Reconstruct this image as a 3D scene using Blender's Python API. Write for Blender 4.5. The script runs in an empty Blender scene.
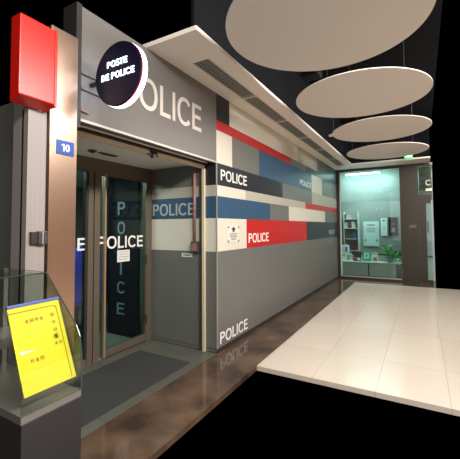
import bpy, bmesh, math, random
from mathutils import Vector, Matrix
random.seed(7)
S = bpy.context.scene
COL = S.collection

# ------------------------------------------------------------------ camera, world, lights, exposure
f_px, yaw, pitch, roll = 334.95, 0.51736, 0.045748, -0.006356
cd = bpy.data.cameras.new('camera'); cam = bpy.data.objects.new('camera', cd); COL.objects.link(cam)
cd.sensor_fit = 'HORIZONTAL'; cd.sensor_width = 36.0
cd.lens = f_px / 460.0 * 36.0
# the optical centre is the middle of the picture inside the photograph's border: (230.5, 211.5)
cd.shift_x = (230.0 - 230.5) / 460.0
cd.shift_y = (211.5 - 229.5) / 460.0
cd.clip_start = 0.05
fw = Vector((math.cos(yaw)*math.cos(pitch), math.sin(yaw)*math.cos(pitch), math.sin(pitch)))
r0 = Vector((math.sin(yaw), -math.cos(yaw), 0)); u0 = r0.cross(fw)
rr = math.cos(roll)*r0 + math.sin(roll)*u0; uu = -math.sin(roll)*r0 + math.cos(roll)*u0
cam.matrix_world = Matrix(((rr.x, uu.x, -fw.x, 0), (rr.y, uu.y, -fw.y, -2.219), (rr.z, uu.z, -fw.z, 1.55), (0, 0, 0, 1)))
S.camera = cam

w = bpy.data.worlds.new('world'); S.world = w; w.use_nodes = True
w.node_tree.nodes['Background'].inputs[0].default_value = (0, 0, 0, 1)
w.node_tree.nodes['Background'].inputs[1].default_value = 0.0

def area(name, loc, target, sx, sy, power, col):
    l = bpy.data.lights.new(name, 'AREA'); l.shape = 'RECTANGLE'; l.size = sx; l.size_y = sy
    l.energy = power; l.color = col
    o = bpy.data.objects.new(name, l); COL.objects.link(o); o.location = loc
    o.rotation_euler = (Vector(target)-Vector(loc)).to_track_quat('-Z', 'Y').to_euler()
    return o
WARM = (1.0, 0.95, 0.895)
area('unseen_gallery_light', (1.4, -3.7, 3.7), (2.0, -0.7, 0.9), 4.8, 0.45, 370, WARM)          # row of gallery ceiling lights on the other side
area('unseen_gallery_light', (-3.5, -2.2, 2.2), (3.5, -1.0, 2.2), 3.6, 3.2, 60, WARM)          # added fill panel, standing in for light from the open hall behind the photographer
area('unseen_gallery_light', (7.4, -3.7, 3.9), (7.2, -1.2, 0.4), 3.5, 0.9, 125, (1.0, 0.95, 0.88))

vs = S.view_settings
vs.view_transform = 'Standard'; vs.look = 'None'; vs.gamma = 1.0; vs.use_curve_mapping = False
vs.exposure = 0.1

# ------------------------------------------------------------------ materials
def lin(c):
    return tuple(((v/255)/12.92 if v/255 <= 0.04045 else ((v/255+0.055)/1.055)**2.4) for v in c)
def mat(name, rgb, rough=0.5, metal=0.0, emit=None, estr=0.0, var=0.06, scale=6.0, spec=0.5, bump=0.0, coat=0.0, aniso=None):
    m = bpy.data.materials.new(name); m.use_nodes = True; nt = m.node_tree
    b = nt.nodes['Principled BSDF']; c = lin(rgb)
    tc = nt.nodes.new('ShaderNodeTexCoord'); n = nt.nodes.new('ShaderNodeTexNoise')
    n.inputs['Scale'].default_value = scale; n.inputs['Detail'].default_value = 3
    if aniso:
        mp = nt.nodes.new('ShaderNodeMapping'); mp.inputs['Scale'].default_value = aniso
        nt.links.new(tc.outputs['Object'], mp.inputs[0]); nt.links.new(mp.outputs[0], n.inputs['Vector'])
    else: nt.links.new(tc.outputs['Object'], n.inputs['Vector'])
    mx = nt.nodes.new('ShaderNodeMix'); mx.data_type = 'RGBA'
    mx.inputs[6].default_value = tuple(max(0, v*(1-var)) for v in c)+(1,)
    mx.inputs[7].default_value = tuple(min(1, v*(1+var)) for v in c)+(1,)
    nt.links.new(n.outputs['Fac'], mx.inputs[0]); nt.links.new(mx.outputs[2], b.inputs['Base Color'])
    b.inputs['Roughness'].default_value = rough; b.inputs['Metallic'].default_value = metal
    b.inputs['Specular IOR Level'].default_value = spec
    b.inputs['Coat Weight'].default_value = coat; b.inputs['Coat Roughness'].default_value = 0.08
    if bump:
        bp = nt.nodes.new('ShaderNodeBump'); bp.inputs['Strength'].default_value = bump; bp.inputs['Distance'].default_value = 0.003
        nt.links.new(n.outputs['Fac'], bp.inputs['Height']); nt.links.new(bp.outputs[0], b.inputs['Normal'])
    if emit:
        b.inputs['Emission Color'].default_value = lin(emit)+(1,); b.inputs['Emission Strength'].default_value = estr
    return m
def glass(name, tint=(235, 245, 242), fac=1.0, ior=1.45):
    m = bpy.data.materials.new(name); m.use_nodes = True; nt = m.node_tree
    for n in list(nt.nodes): nt.nodes.remove(n)
    out = nt.nodes.new('ShaderNodeOutputMaterial'); mx = nt.nodes.new('ShaderNodeMixShader')
    t = nt.nodes.new('ShaderNodeBsdfTransparent'); g = nt.nodes.new('ShaderNodeBsdfGlossy'); fr = nt.nodes.new('ShaderNodeFresnel')
    t.inputs[0].default_value = lin(tint)+(1,); g.inputs['Roughness'].default_value = 0.02
    # the pane is a thin slab: use the same reflectance on its front and back faces
    ge = nt.nodes.new('ShaderNodeNewGeometry'); mi = nt.nodes.new('ShaderNodeMix'); mi.data_type = 'FLOAT'
    mi.inputs[2].default_value = ior; mi.inputs[3].default_value = 1.0/ior
    nt.links.new(ge.outputs['Backfacing'], mi.inputs[0]); nt.links.new(mi.outputs[0], fr.inputs[0])
    nt.links.new(fr.outputs[0], mx.inputs[0]); nt.links.new(t.outputs[0], mx.inputs[1]); nt.links.new(g.outputs[0], mx.inputs[2])
    nt.links.new(mx.outputs[0], out.inputs[0]); return m
M = {}
WR = 0.38
for k, c in dict(grey=(108, 107, 104), fascia=(113, 109, 105), black=(36, 36, 43), red=(182, 38, 38), blue=(52, 82, 110),
                 cream=(212, 205, 190), beige=(178, 172, 158), slate=(48, 52, 54), slateblue=(70, 86, 96), midgrey=(108, 108, 103)).items():
    M['w_'+k] = mat('panel_'+k, c, WR, var=0.03, scale=2.0, spec=0.35)
M['white'] = mat('white_paint', (244, 236, 226), 0.6, var=0.02)
M['lettering'] = mat('white_vinyl_lettering', (236, 232, 226), 0.5, var=0.01)
M['letter_pale'] = mat('pale_vinyl', (208, 200, 192), 0.5, var=0.01)
M['letter_grey'] = mat('pale_grey_vinyl', (176, 174, 170), 0.5, var=0.01)
M['letter_blue'] = mat('pale_blue_vinyl', (142, 156, 164), 0.5, var=0.03)
M['void'] = mat('black_ceiling_paint', (20, 21, 24), 0.9, var=0.1, spec=0.1)
M['dark_metal'] = mat('dark_metal', (58, 56, 56), 0.4, 0.3)
M['disc'] = mat('acoustic_plaster', (236, 229, 222), 0.9, var=0.02, scale=40, bump=0.1)
M['slat'] = mat('grille_aluminium', (158, 158, 152), 0.4, 0.3)
M['grille_back'] = mat('grille_recess', (66, 66, 64), 0.8)
M['alu'] = mat('aluminium_trim', (190, 186, 178), 0.35, 0.5)
M['bronze'] = mat('bronze_anodised_frame', (106, 96, 82), 0.42, 0.25, aniso=(1, 1, 0.1), scale=30)
M['bronze_light'] = mat('polished_bronze_edge', (184, 158, 130), 0.3, 0.5)
M['brown'] = mat('brown_lacquered_panel', (52, 46, 33), 0.4, var=0.05)
M['opposite'] = mat('brown_shop_fronts', (176, 140, 116), 0.6, var=0.1, scale=1.5)
M['steel'] = mat('brushed_steel', (206, 174, 152), 0.28, 0.95, aniso=(60, 60, 0.6), scale=4, var=0.08)
M['tan'] = mat('tan_shutter_rail', (240, 214, 188), 0.5)
M['guide'] = mat('pale_shutter_guide', (222, 208, 176), 0.4, 0.2)
M['soffit'] = mat('recess_ceiling', (245, 240, 234), 0.8)
M['stone_floor'] = mat('grey_recess_tile', (88, 87, 78), 0.45, var=0.12, scale=5)
M['mat'] = mat('dark_entrance_mat', (50, 50, 48), 0.95, var=0.3, scale=150, bump=0.5)
M['column'] = mat('pale_grey_laminate', (146, 136, 132), 0.5, aniso=(18, 18, 0.2), scale=3, var=0.12)
M['redsign'] = mat('red_acrylic', (196, 26, 16), 0.3, var=0.02, emit=(216, 30, 16), estr=0.08)
M['number_blue'] = mat('blue_enamel', (38, 78, 160), 0.3, var=0.04)
M['yellow'] = mat('yellow_menu_board', (255, 232, 0), 0.45, var=0.02)
M['print_red'] = mat('red_menu_print', (196, 80, 30), 0.5)
M['print_dark'] = mat('dark_menu_print', (110, 60, 20), 0.5)
M['print_blue'] = mat('blue_strip', (62, 78, 160), 0.5)
M['counter'] = mat('dark_counter_base', (46, 44, 44), 0.5)
M['counter_top'] = mat('steel_shelf', (150, 146, 140), 0.35, 0.6)
M['signface'] = mat('navy_sign_face', (16, 18, 44), 0.5, var=0.05, spec=0.2)
M['signglow'] = mat('lit_sign_rim', (240, 244, 255), 0.4, emit=(214, 226, 255), estr=7.0)
M['signtext'] = mat('lit_sign_letters', (240, 244, 255), 0.4, emit=(205, 228, 255), estr=3.2)
M['signred'] = mat('dark_red_band', (150, 24, 44), 0.4)
M['glass'] = glass('clear_glass', (226, 238, 235))
M['glass_door'] = glass('door_glass', (205, 222, 218))
M['glass_case'] = glass('display_case_glass', (236, 242, 238))
M['glass_edge'] = mat('green_glass_edge', (60, 70, 66), 0.15, 0.0)
M['paper'] = mat('white_paper', (232, 230, 224), 0.7, var=0.02)
M['ink'] = mat('grey_print', (120, 118, 116), 0.7)
M['inkdark'] = mat('dark_print', (60, 58, 60), 0.7)
M['plaque'] = mat('pale_notice_plate', (222, 218, 206), 0.25, var=0.02)
M['conduit'] = mat('brown_conduit', (140, 108, 98), 0.45)
M['box_dark'] = mat('dark_switch_box', (64, 60, 58), 0.4)
M['navy_panel'] = mat('dark_navy_panel', (18, 19, 28), 0.6, spec=0.1)
M['teal_wall'] = mat('grey_green_wall', (122, 146, 138), 0.8)
M['pale_blue'] = mat('pale_blue_cabinet', (150, 172, 186), 0.5)
M['int_floor'] = mat('grey_green_floor', (120, 126, 116), 0.5, var=0.08)
M['chair_blue'] = mat('royal_blue_fabric', (62, 82, 235), 0.8)
M['shop_white'] = mat('shop_white_wall', (196, 214, 210), 0.7)
M['shop_grey'] = mat('shop_grey_wall', (138, 144, 140), 0.8)
M['transom_back'] = mat('dim_grey_board', (112, 112, 102), 0.8)
M['cab'] = mat('grey_cabinet_front', (168, 170, 166), 0.45, aniso=(1, 8, 1), scale=2)
M['ledge'] = mat('white_display_ledge', (206, 216, 212), 0.4)
M['tube'] = mat('lit_tube', (235, 250, 255), 0.4, emit=(190, 240, 245), estr=5.0)
M['exit'] = mat('lit_exit_green', (60, 220, 140), 0.4, emit=(40, 215, 120), estr=1.6)
M['exit_white'] = mat('lit_exit_white', (230, 255, 240), 0.4, emit=(225, 255, 240), estr=2.0)
M['leaf'] = mat('green_leaf', (92, 170, 84), 0.45, var=0.35, scale=25)
M['stem'] = mat('green_stem', (70, 96, 50), 0.6)
M['pot'] = mat('grey_green_pot', (120, 140, 132), 0.5)
M['lamp_warm'] = mat('lit_warm_lamp', (255, 236, 200), 0.4, emit=(255, 232, 196), estr=1.5)
for i, c in enumerate([(150, 60, 56), (60, 84, 130), (190, 184, 170), (54, 54, 58), (96, 66, 48), (200, 200, 196), (110, 40, 50)]):
    M['book%d' % i] = mat('book_cover', c, 0.6)
M['teal_leaflet'] = mat('teal_leaflet', (36, 190, 160), 0.5)
M['orange_print'] = mat('orange_print', (206, 90, 60), 0.5)
M['maroon'] = mat('maroon_cover', (92, 44, 44), 0.5)
M['palegreen'] = mat('pale_green_print', (130, 196, 150), 0.5)

def floor_cream():
    m = bpy.data.materials.new('polished_cream_tile'); m.use_nodes = True; nt = m.node_tree; b = nt.nodes['Principled BSDF']
    tc = nt.nodes.new('ShaderNodeTexCoord'); mp = nt.nodes.new('ShaderNodeMapping'); br = nt.nodes.new('ShaderNodeTexBrick')
    mp.inputs['Location'].default_value = (-0.68, 0.0, 0)
    br.offset = 0.0; br.inputs['Scale'].default_value = 1.0; br.inputs['Brick Width'].default_value = 1.2; br.inputs['Row Height'].default_value = 0.6
    br.inputs['Mortar Size'].default_value = 0.003; br.inputs['Mortar Smooth'].default_value = 0.2
    br.inputs['Color1'].default_value = lin((226, 214, 198))+(1,); br.inputs['Color2'].default_value = lin((220, 208, 192))+(1,)
    br.inputs['Mortar'].default_value = lin((186, 174, 160))+(1,)
    n = nt.nodes.new('ShaderNodeTexNoise'); n.inputs['Scale'].default_value = 1.6; n.inputs['Detail'].default_value = 6
    mx = nt.nodes.new('ShaderNodeMix'); mx.data_type = 'RGBA'; mx.blend_type = 'MULTIPLY'; mx.inputs[0].default_value = 0.12
    nt.links.new(tc.outputs['Object'], mp.inputs[0]); nt.links.new(mp.outputs[0], br.inputs['Vector']); nt.links.new(tc.outputs['Object'], n.inputs['Vector'])
    nt.links.new(br.outputs['Color'], mx.inputs[6]); nt.links.new(n.outputs['Color'], mx.inputs[7]); nt.links.new(mx.outputs[2], b.inputs['Base Color'])
    b.inputs['Roughness'].default_value = 0.16; b.inputs['Specular IOR Level'].default_value = 0.5
    return m
def floor_brown():
    m = bpy.data.materials.new('polished_brown_granite'); m.use_nodes = True; nt = m.node_tree; b = nt.nodes['Principled BSDF']
    tc = nt.nodes.new('ShaderNodeTexCoord'); v = nt.nodes.new('ShaderNodeTexNoise'); v.inputs['Scale'].default_value = 2.4; v.inputs['Detail'].default_value = 8
    n = nt.nodes.new('ShaderNodeTexNoise'); n.inputs['Scale'].default_value = 140; n.inputs['Detail'].default_value = 2
    cr = nt.nodes.new('ShaderNodeValToRGB'); cr.color_ramp.elements[0].position = 0.35; cr.color_ramp.elements[1].position = 0.68
    cr.color_ramp.elements[0].color = lin((62, 48, 40))+(1,); cr.color_ramp.elements[1].color = lin((110, 86, 68))+(1,)
    mx = nt.nodes.new('ShaderNodeMix'); mx.data_type = 'RGBA'; mx.blend_type = 'OVERLAY'; mx.inputs[0].default_value = 0.4
    nt.links.new(tc.outputs['Object'], v.inputs['Vector']); nt.links.new(tc.outputs['Object'], n.inputs['Vector'])
    nt.links.new(v.outputs['Fac'], cr.inputs[0]); nt.links.new(cr.outputs[0], mx.inputs[6]); nt.links.new(n.outputs['Color'], mx.inputs[7])
    nt.links.new(mx.outputs[2], b.inputs['Base Color']); b.inputs['Roughness'].default_value = 0.10
    return m
M['cream_floor'] = floor_cream(); M['brown_floor'] = floor_brown()

# ------------------------------------------------------------------ mesh helpers
def obj(name, bm, mats, parent=None, org=(0, 0, 0), smooth=False, bevel=0.0):
    if bevel:
        bmesh.ops.bevel(bm, geom=[e for e in bm.edges], offset=bevel, segments=2, affect='EDGES', profile=0.6, clamp_overlap=True)
    for v in bm.verts: v.co -= Vector(org)
    bmesh.ops.recalc_face_normals(bm, faces=bm.faces)
    me = bpy.data.meshes.new(name); bm.to_mesh(me); bm.free()
    for m in (mats if isinstance(mats, (list, tuple)) else [mats]): me.materials.append(M[m])
    o = bpy.data.objects.new(name, me); COL.objects.link(o)
    if smooth:
        for p in me.polygons: p.use_smooth = True
    if parent is not None: o.parent = parent
    else: o.location = org
    return o
def bx(bm, x0, x1, y0, y1, z0, z1, mi=0):
    vs = [bm.verts.new((x, y, z)) for x in (x0, x1) for y in (y0, y1) for z in (z0, z1)]
    for q in ((0, 1, 3, 2), (4, 6, 7, 5), (0, 4, 5, 1), (2, 3, 7, 6), (0, 2, 6, 4), (1, 5, 7, 3)):
        fc = bm.faces.new([vs[i] for i in q]); fc.material_index = mi
def prism(bm, pts, ax, a, b, mi=0):
    """extrude the outline pts (2-D) along axis ax from a to b"""
    def P(p, t): return {0: (t, p[0], p[1]), 1: (p[0], t, p[1]), 2: (p[0], p[1], t)}[ax]
    A = [bm.verts.new(P(p, a)) for p in pts]; B = [bm.verts.new(P(p, b)) for p in pts]
    bm.faces.new(A).material_index = mi; bm.faces.new(B[::-1]).material_index = mi
    for i in range(len(pts)):
        j = (i+1) % len(pts); bm.faces.new((A[i], A[j], B[j], B[i])).material_index = mi
def tube(bm, pts, r, n=10, mi=0):
    rings = []
    for i, p in enumerate(pts):
        p = Vector(p); d = (Vector(pts[min(i+1, len(pts)-1)])-Vector(pts[max(i-1, 0)])).normalized()
        a = d.orthogonal().normalized(); b = d.cross(a)
        rad = r[i] if isinstance(r, (list, tuple)) else r
        rings.append([bm.verts.new(p+rad*(math.cos(t)*a+math.sin(t)*b)) for t in [2*math.pi*k/n for k in range(n)]])
    for A, B in zip(rings, rings[1:]):
        # keep ring start aligned
        k0 = min(range(n), key=lambda k: (B[k].co-A[0].co).length)
        for k in range(n):
            bm.faces.new((A[k], A[(k+1) % n], B[(k+1+k0) % n], B[(k+k0) % n])).material_index = mi
    bm.faces.new(rings[0]).material_index = mi; bm.faces.new(rings[-1][::-1]).material_index = mi
def circ(cx, cy, r, n=64): return [(cx+r*math.cos(2*math.pi*k/n), cy+r*math.sin(2*math.pi*k/n)) for k in range(n)]
class Thing:
    def __init__(s, name, label, cat, loc, group=None, kind=None):
        s.o = bpy.data.objects.new(name, None); COL.objects.link(s.o); s.o.location = loc; s.loc = loc
        s.o.empty_display_size = 0.1
        if kind: s.o['kind'] = kind
        tag(s.o, label, cat, group)
    def part(s, name, bm, m, parent=None, **k): return obj(name, bm, m, parent or s.o, s.loc, **k)
    def box(s, name, c, m, parent=None, bevel=0.0):
        bm = bmesh.new(); bx(bm, *c); return s.part(name, bm, m, parent, bevel=bevel)
def tag(o, label, cat, group=None):
    if label: o['label'] = label
    if cat: o['category'] = cat
    if group: o['group'] = group
    return o
def struct(name, bm, m, **k):
    o = obj(name, bm, m, **k); o['kind'] = 'structure'; return o
def sbox(name, c, m, **k):
    bm = bmesh.new(); bx(bm, *c); return struct(name, bm, m, **k)
def copy_tree(o, parent=None):
    c = o.copy(); COL.objects.link(c)
    if parent: c.parent = parent
    for ch in list(o.children): copy_tree(ch, c)
    return c
def ring_pts(cx, cy, rx, ry, a0, a1, n, p=2.25):
    out = []
    for k in range(n+1):
        a = math.radians(a0+(a1-a0)*k/n); c, q = math.cos(a), math.sin(a)
        out.append((cx+rx*math.copysign(abs(c)**(2/p), c), cy+ry*math.copysign(abs(q)**(2/p), q)))
    return out
def glyph_quads(ch, t):
    """a plain grotesque capital in cap-height units: list of convex quads and its advance"""
    Q = []; h = t*0.86
    def R(x0, y0, x1, y1): Q.append([(x0, y0), (x1, y0), (x1, y1), (x0, y1)])
    def band(A, B):
        for i in range(len(A)-1): Q.append([A[i], A[i+1], B[i+1], B[i]])
    if ch == 'I': R(0.10, 0, 0.10+t, 1); return Q, 0.20+t
    if ch == 'L': R(0.10, 0, 0.10+t, 1); R(0.10+t, 0, 0.72, h); return Q, 0.76
    if ch == 'T': R(0.36-t/2+.03, 0, 0.36+t/2+.03, 1-h); R(0.03, 1-h, 0.75, 1); return Q, 0.80
    if ch == 'E':
        R(0.10, 0, 0.10+t, 1); R(0.10+t, 0, 0.80, h); R(0.10+t, 1-h, 0.79, 1); R(0.10+t, 0.52-h/2, 0.74, 0.52+h/2); return Q, 0.88
    if ch in 'OC':
        rx = 0.49; cx = 0.05+rx
        a0, a1 = (0, 360) if ch == 'O' else (38, 322)
        n = 40
        band(ring_pts(cx, 0.5, rx, 0.515, a0, a1, n), ring_pts(cx, 0.5, rx-t, 0.515-h, a0, a1, n)); return Q, (1.08 if ch == 'O' else 1.0)
    if ch == '0':
        band(ring_pts(0.35, 0.5, 0.30, 0.51, 0, 360, 32), ring_pts(0.35, 0.5, 0.30-t, 0.51-h, 0, 360, 32)); return Q, 0.74
    if ch == '1':
        R(0.34, 0, 0.34+t, 1); Q.append([(0.12, 0.70), (0.34, 0.84), (0.34, 1.0), (0.12, 0.70+h)]); return Q, 0.62
    if ch in 'PD':
        R(0.10, 0, 0.10+t, 1)
        yb, ri = (0.42, 0.29) if ch == 'P' else (0.0, 0.5)
        xm = 0.50 if ch == 'P' else 0.42; rx = 0.34 if ch == 'P' else 0.46
        R(0.10+t, 1-h, xm, 1); R(0.10+t, yb, xm, yb+h)
        cy = (1+yb)/2; band(ring_pts(xm, cy, rx, ri, -90, 90, 20, 2.1), ring_pts(xm, cy, rx-t, ri-h, -90, 90, 20, 2.1)); return Q, (0.90 if ch == 'P' else 0.98)
    if ch == 'S':
        P = []
        ctrl = [(0.72, 0.78), (0.64, 0.89), (0.50, 0.94), (0.34, 0.94), (0.20, 0.86), (0.15, 0.74), (0.20, 0.62), (0.34, 0.55), (0.52, 0.49), (0.68, 0.40), (0.74, 0.28), (0.68, 0.14), (0.54, 0.07), (0.36, 0.06), (0.20, 0.12), (0.12, 0.26)]
        A, B = [], []
        for i, p in enumerate(ctrl):
            a_ = ctrl[max(i-1, 0)]; b_ = ctrl[min(i+1, len(ctrl)-1)]; d = math.hypot(b_[0]-a_[0], b_[1]-a_[1]); nx, ny = -(b_[1]-a_[1])/d*h/2, (b_[0]-a_[0])/d*h/2
            A.append((p[0]+nx, p[1]+ny)); B.append((p[0]-nx, p[1]-ny))
        band(A, B); return Q, 0.86
    return Q, 0.36
def text_bm(s, width, height, depth, weight=0.0, spacing=1.0, t=0.165):
    """letters as a bmesh, lower left corner at 0,0, fitted to width x height"""
    t = t+weight; quads = []; x = 0
    for ch in s:
        q, adv = glyph_quads(ch, t)
        quads += [[(px+x, py) for px, py in f] for f in q]; x += adv*spacing
    xs = [p[0] for f in quads for p in f]; ys = [p[1] for f in quads for p in f]
    x0, x1, y0, y1 = min(xs), max(xs), min(ys), max(ys)
    bm = bmesh.new()
    for f in quads:
        P = [((px-x0)/(x1-x0)*width, (py-y0)/(y1-y0)*height) for px, py in f]
        A = [bm.verts.new((p[0], p[1], 0)) for p in P]; B = [bm.verts.new((p[0], p[1], depth)) for p in P]
        bm.faces.new(A[::-1]); bm.faces.new(B)
        for i in range(4): bm.faces.new((A[i], A[(i+1) % 4], B[(i+1) % 4], B[i]))
    bmesh.ops.remove_doubles(bm, verts=bm.verts, dist=1e-6)
    return bm
def place(bm, org, ex, ey):
    ex = Vector(ex).normalized(); ey = Vector(ey).normalized(); ez = ex.cross(ey); o = Vector(org)
    for v in bm.verts: v.co = o+ex*v.co.x+ey*v.co.y+ez*v.co.z
    return bm
EX, EZ, NY = (1, 0, 0), (0, 0, 1), (0, -1, 0)

# ------------------------------------------------------------------ setting: floor, walls, ceiling
XE = 10.45
bm = bmesh.new(); bx(bm, 3.45, 9.80, -2.62, -0.58, -0.05, 0); bx(bm, -3.0, 9.80, -5.8, -2.62, -0.05, 0)
struct('floor', bm, 'cream_floor')
sbox('wall_right', (-3.0, 9.8, -5.9, -5.8, 0.0, 3.0), 'opposite')      # brown shop fronts across the hall
bm = bmesh.new(); bx(bm, 0.3, 10.75, -0.58, 0.0, -0.05, 0.0); bx(bm, 9.80, 10.75, -2.5, -0.58, -0.05, 0)
struct('floor', bm, 'brown_floor')
bm = bmesh.new()
for i in range(4):
    for j in range(3):
        bx(bm, 1.35+i*0.55, 1.35+(i+1)*0.55-0.004, 0.002+j*0.37, (j+1)*0.37-0.004, -0.05, 0.0)
bx(bm, 1.35, 3.55, 0.0, 1.11, -0.06, -0.003)
struct('floor', bm, 'stone_floor')
sbox('floor', (1.35, 5.0, 1.11, 4.1, -0.05, 0), 'int_floor')

# main wall with its coloured panels
pal = ['w_grey', 'w_black', 'w_cream', 'w_beige', 'w_slateblue', 'w_red', 'w_midgrey', 'w_blue', 'w_slate', 'white']
I = {k: i for i, k in enumerate(pal)}
rows = [
    (2.91, 3.25, [(3.55, 3.885, 'w_black'), (3.885, 6.77, 'w_cream'), (6.77, 8.31, 'w_beige'), (8.31, 9.2, 'w_midgrey'), (9.2, XE, 'w_slateblue')]),
    (2.78, 2.91, [(3.55, 6.3, 'w_red'), (6.3, 7.3, 'w_midgrey'), (7.3, XE, 'w_slate')]),
    (2.36, 2.78, [(3.55, 3.955, 'w_cream'), (3.955, 4.83, 'w_midgrey'), (4.83, 7.77, 'w_blue'), (7.77, 8.72, 'w_cream'), (8.72, XE, 'w_midgrey')]),
    (2.08, 2.36, [(3.55, 5.86, 'w_black'), (5.86, 7.78, 'w_midgrey'), (7.78, XE, 'w_beige')]),
    (1.94, 2.08, [(3.55, 4.35, 'w_cream'), (4.35, 7.25, 'w_beige'), (7.25, XE, 'w_red')]),
    (1.66, 1.94, [(3.55, 5.25, 'w_blue'), (5.25, 6.18, 'w_midgrey'), (6.18, 8.98, 'w_cream'), (8.98, XE, 'w_midgrey')]),
    (1.24, 1.66, [(3.55, 4.37, 'w_cream'), (4.37, 7.32, 'w_red'), (7.32, XE, 'w_slate')]),
    (0.05, 1.24, [(3.55, XE, 'w_grey')])]
bm = bmesh.new()
G = 0.0012
for z0, z1, cells in rows:
    for x0, x1, k in cells: bx(bm, x0+(G if x0 > 3.56 else 0), x1-(G if x1 < XE-.01 else 0), 0, 0.03, z0+G/2, z1-G/2, I[k])
bx(bm, 3.56, XE, 0.004, 0.12, 0.0, 3.25, I['w_grey'])
# return of the wall into the entrance recess, same bands
bands = [(2.08, 2.36, 'w_midgrey'), (1.94, 2.08, 'w_beige'), (1.66, 1.94, 'w_blue'), (1.24, 1.66, 'w_cream'), (0.05, 1.24, 'w_grey')]
for z0, z1, k in bands:
    bx(bm, 3.55, 3.58, 0.03, 0.20, z0, z1, I['w_black' if z0 == 2.08 else k])
    bx(bm, 3.55, 3.58, 0.20, 1.14, z0, z1, I[k])
bx(bm, 3.556, 3.64, 0.12, 1.14, 0.0, 2.36, I['w_grey'])
struct('wall_left', bm, pal)
sbox('wall_left', (1.60, 3.549, 0.0, 0.14, 2.375, 3.25), 'w_fascia')        # fascia over the entrance
sbox('trim_1', (1.60, 3.555, -0.006, 0.02, 2.355, 2.375), 'alu')             # pale edge under the fascia
sbox('trim_2', (3.543, 3.556, -0.007, 0.006, 0.05, 2.355), 'alu')            # corner bead of the wall
sbox('baseboard_left', (3.556, XE-0.02, 0.004-0.012, 0.004, 0.0, 0.048), 'dark_metal')
sbox('trim_3', (1.555, 1.60, -0.02, 0.14, 2.30, 3.25), 'dark_metal')         # dark strip between fascia and steel pillar
sbox('wall_left', (1.35, 1.45, 0.02, 1.05, 0.0, 2.5), 'w_grey')              # far side of the recess, behind the pillar
sbox('ceiling', (1.45, 3.556, 0.14, 1.14, 2.362, 2.40), 'soffit')             # recess ceiling

# soffit along the wall and over the shop, dark void above
bm = bmesh.new()
bx(bm, 2.3, XE, -0.58, -0.395, 3.25, 3.29); bx(bm, 2.3, XE, -0.195, 0.13, 3.25, 3.29)
bx(bm, 2.3, 2.75, -0.395, -0.195, 3.25, 3.29); bx(bm, 9.68, XE, -0.395, -0.195, 3.25, 3.29)
bx(bm, 9.72, XE+0.05, -2.46, -0.58, 3.25, 3.29)
struct('trim_4', bm, 'white')
bm = bmesh.new(); bx(bm, 2.3, 9.74, -0.56, -0.53, 3.29, 4.1); bx(bm, 9.74, 9.77, -2.46, -0.53, 3.29, 4.1)
struct('wall_back', bm, 'void')
sbox('ceiling', (2.3, 9.80, -2.5, -0.53, 4.1, 4.16), 'void')

# ------------------------------------------------------------------ far shop front: frames, brown pier, glass
bm = bmesh.new()
bx(bm, XE-0.03, XE+0.06, -0.085, 0.03, 0.0, 3.25)      # left jamb
bx(bm, XE-0.02, XE+0.06, -2.46, -0.085, 3.17, 3.25)    # header
bx(bm, XE-0.02, XE+0.06, -1.72, -0.085, 0.0, 0.05)     # sill
struct('trim_5', bm, 'brown')
bm = bmesh.new(); bx(bm, XE-0.04, XE+0.10, -2.175, -1.72, 0.0, 3.17); bx(bm, XE-0.02, XE+0.08, -2.34, -2.179, 0.0, 2.36)
bx(bm, XE-0.02, XE+0.08, -2.46, -2.34, 2.15, 2.36)
struct('wall_front', bm, 'brown')
WZ = Thing('window_1', None, None, (XE, -0.9, 0.05), kind='structure')
WZ.box('pane', (XE+0.01, XE+0.02, -1.72, -0.085, 0.05, 3.17), 'glass')
WZ.box('window_frame', (XE, XE+0.04, -1.72, -0.085, 0.05, 0.085), 'alu')
WZ.box('window_frame', (XE, XE+0.04, -0.12, -0.085, 0.085, 3.17), 'ledge')
WT = Thing('window_2', None, None, (XE, -2.4, 2.36), kind='structure')
WT.box('pane', (XE+0.01, XE+0.02, -2.46, -2.175, 2.36, 3.17), 'glass')
WT.box('window_frame', (XE-0.005, XE+0.03, -2.46, -2.175, 2.36, 2.38), 'brown')
DR = Thing('door_2', None, None, (XE, -2.4, 0.0), kind='structure')
DR.box('pane', (XE+0.02, XE+0.03, -2.46, -2.34, 0.05, 2.15), 'glass')
DR.box('bottom_rail', (XE+0.01, XE+0.04, -2.46, -2.34, 0.0, 0.09), 'brown')
bm = bmesh.new(); bx(bm, XE-0.06, XE-0.03, -2.385, -2.36, 1.36, 1.66); bx(bm, XE-0.04, XE+0.02, -2.38, -2.365, 1.38, 1.40); bx(bm, XE-0.04, XE+0.02, -2.38, -2.365, 1.62, 1.64)
DR.part('door_handle', bm, 'dark_metal')
DR.box('push_bar', (XE-0.02, XE+0.02, -2.46, -2.34, 0.70, 0.74), 'dark_metal')

# shop interior (shell)
bm = bmesh.new()
bx(bm, 12.3, 12.36, -2.02, 0.40, 0.0, 3.2)
struct('wall_shop_back', bm, 'shop_grey')
sbox('wall_shop_left', (XE+0.06, 12.3, 0.30, 0.36, 0.0, 3.3), 'shop_grey')
sbox('wall_shop_right', (XE+0.10, 12.3, -2.02, -1.96, 0.0, 3.2), 'shop_white')
sbox('wall_shop_right', (11.0, 11.05, -2.52, -2.02, 0.0, 3.2), 'shop_white')
sbox('wall_shop_front', (10.62, 10.66, -2.5, -2.19, 2.25, 3.17), 'transom_back')
sbox('floor', (XE+0.30, 12.36, -2.52, 0.40, -0.04, 0.0), 'int_floor')
sbox('ceiling', (XE+0.06, 12.36, -2.52, 0.40, 3.2, 3.26), 'shop_white')
sbox('wall_shop_front', (10.98, 11.04, -1.70, 0.04, 2.30, 3.2), 'shop_white')  # hanging white panel over the display

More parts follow.
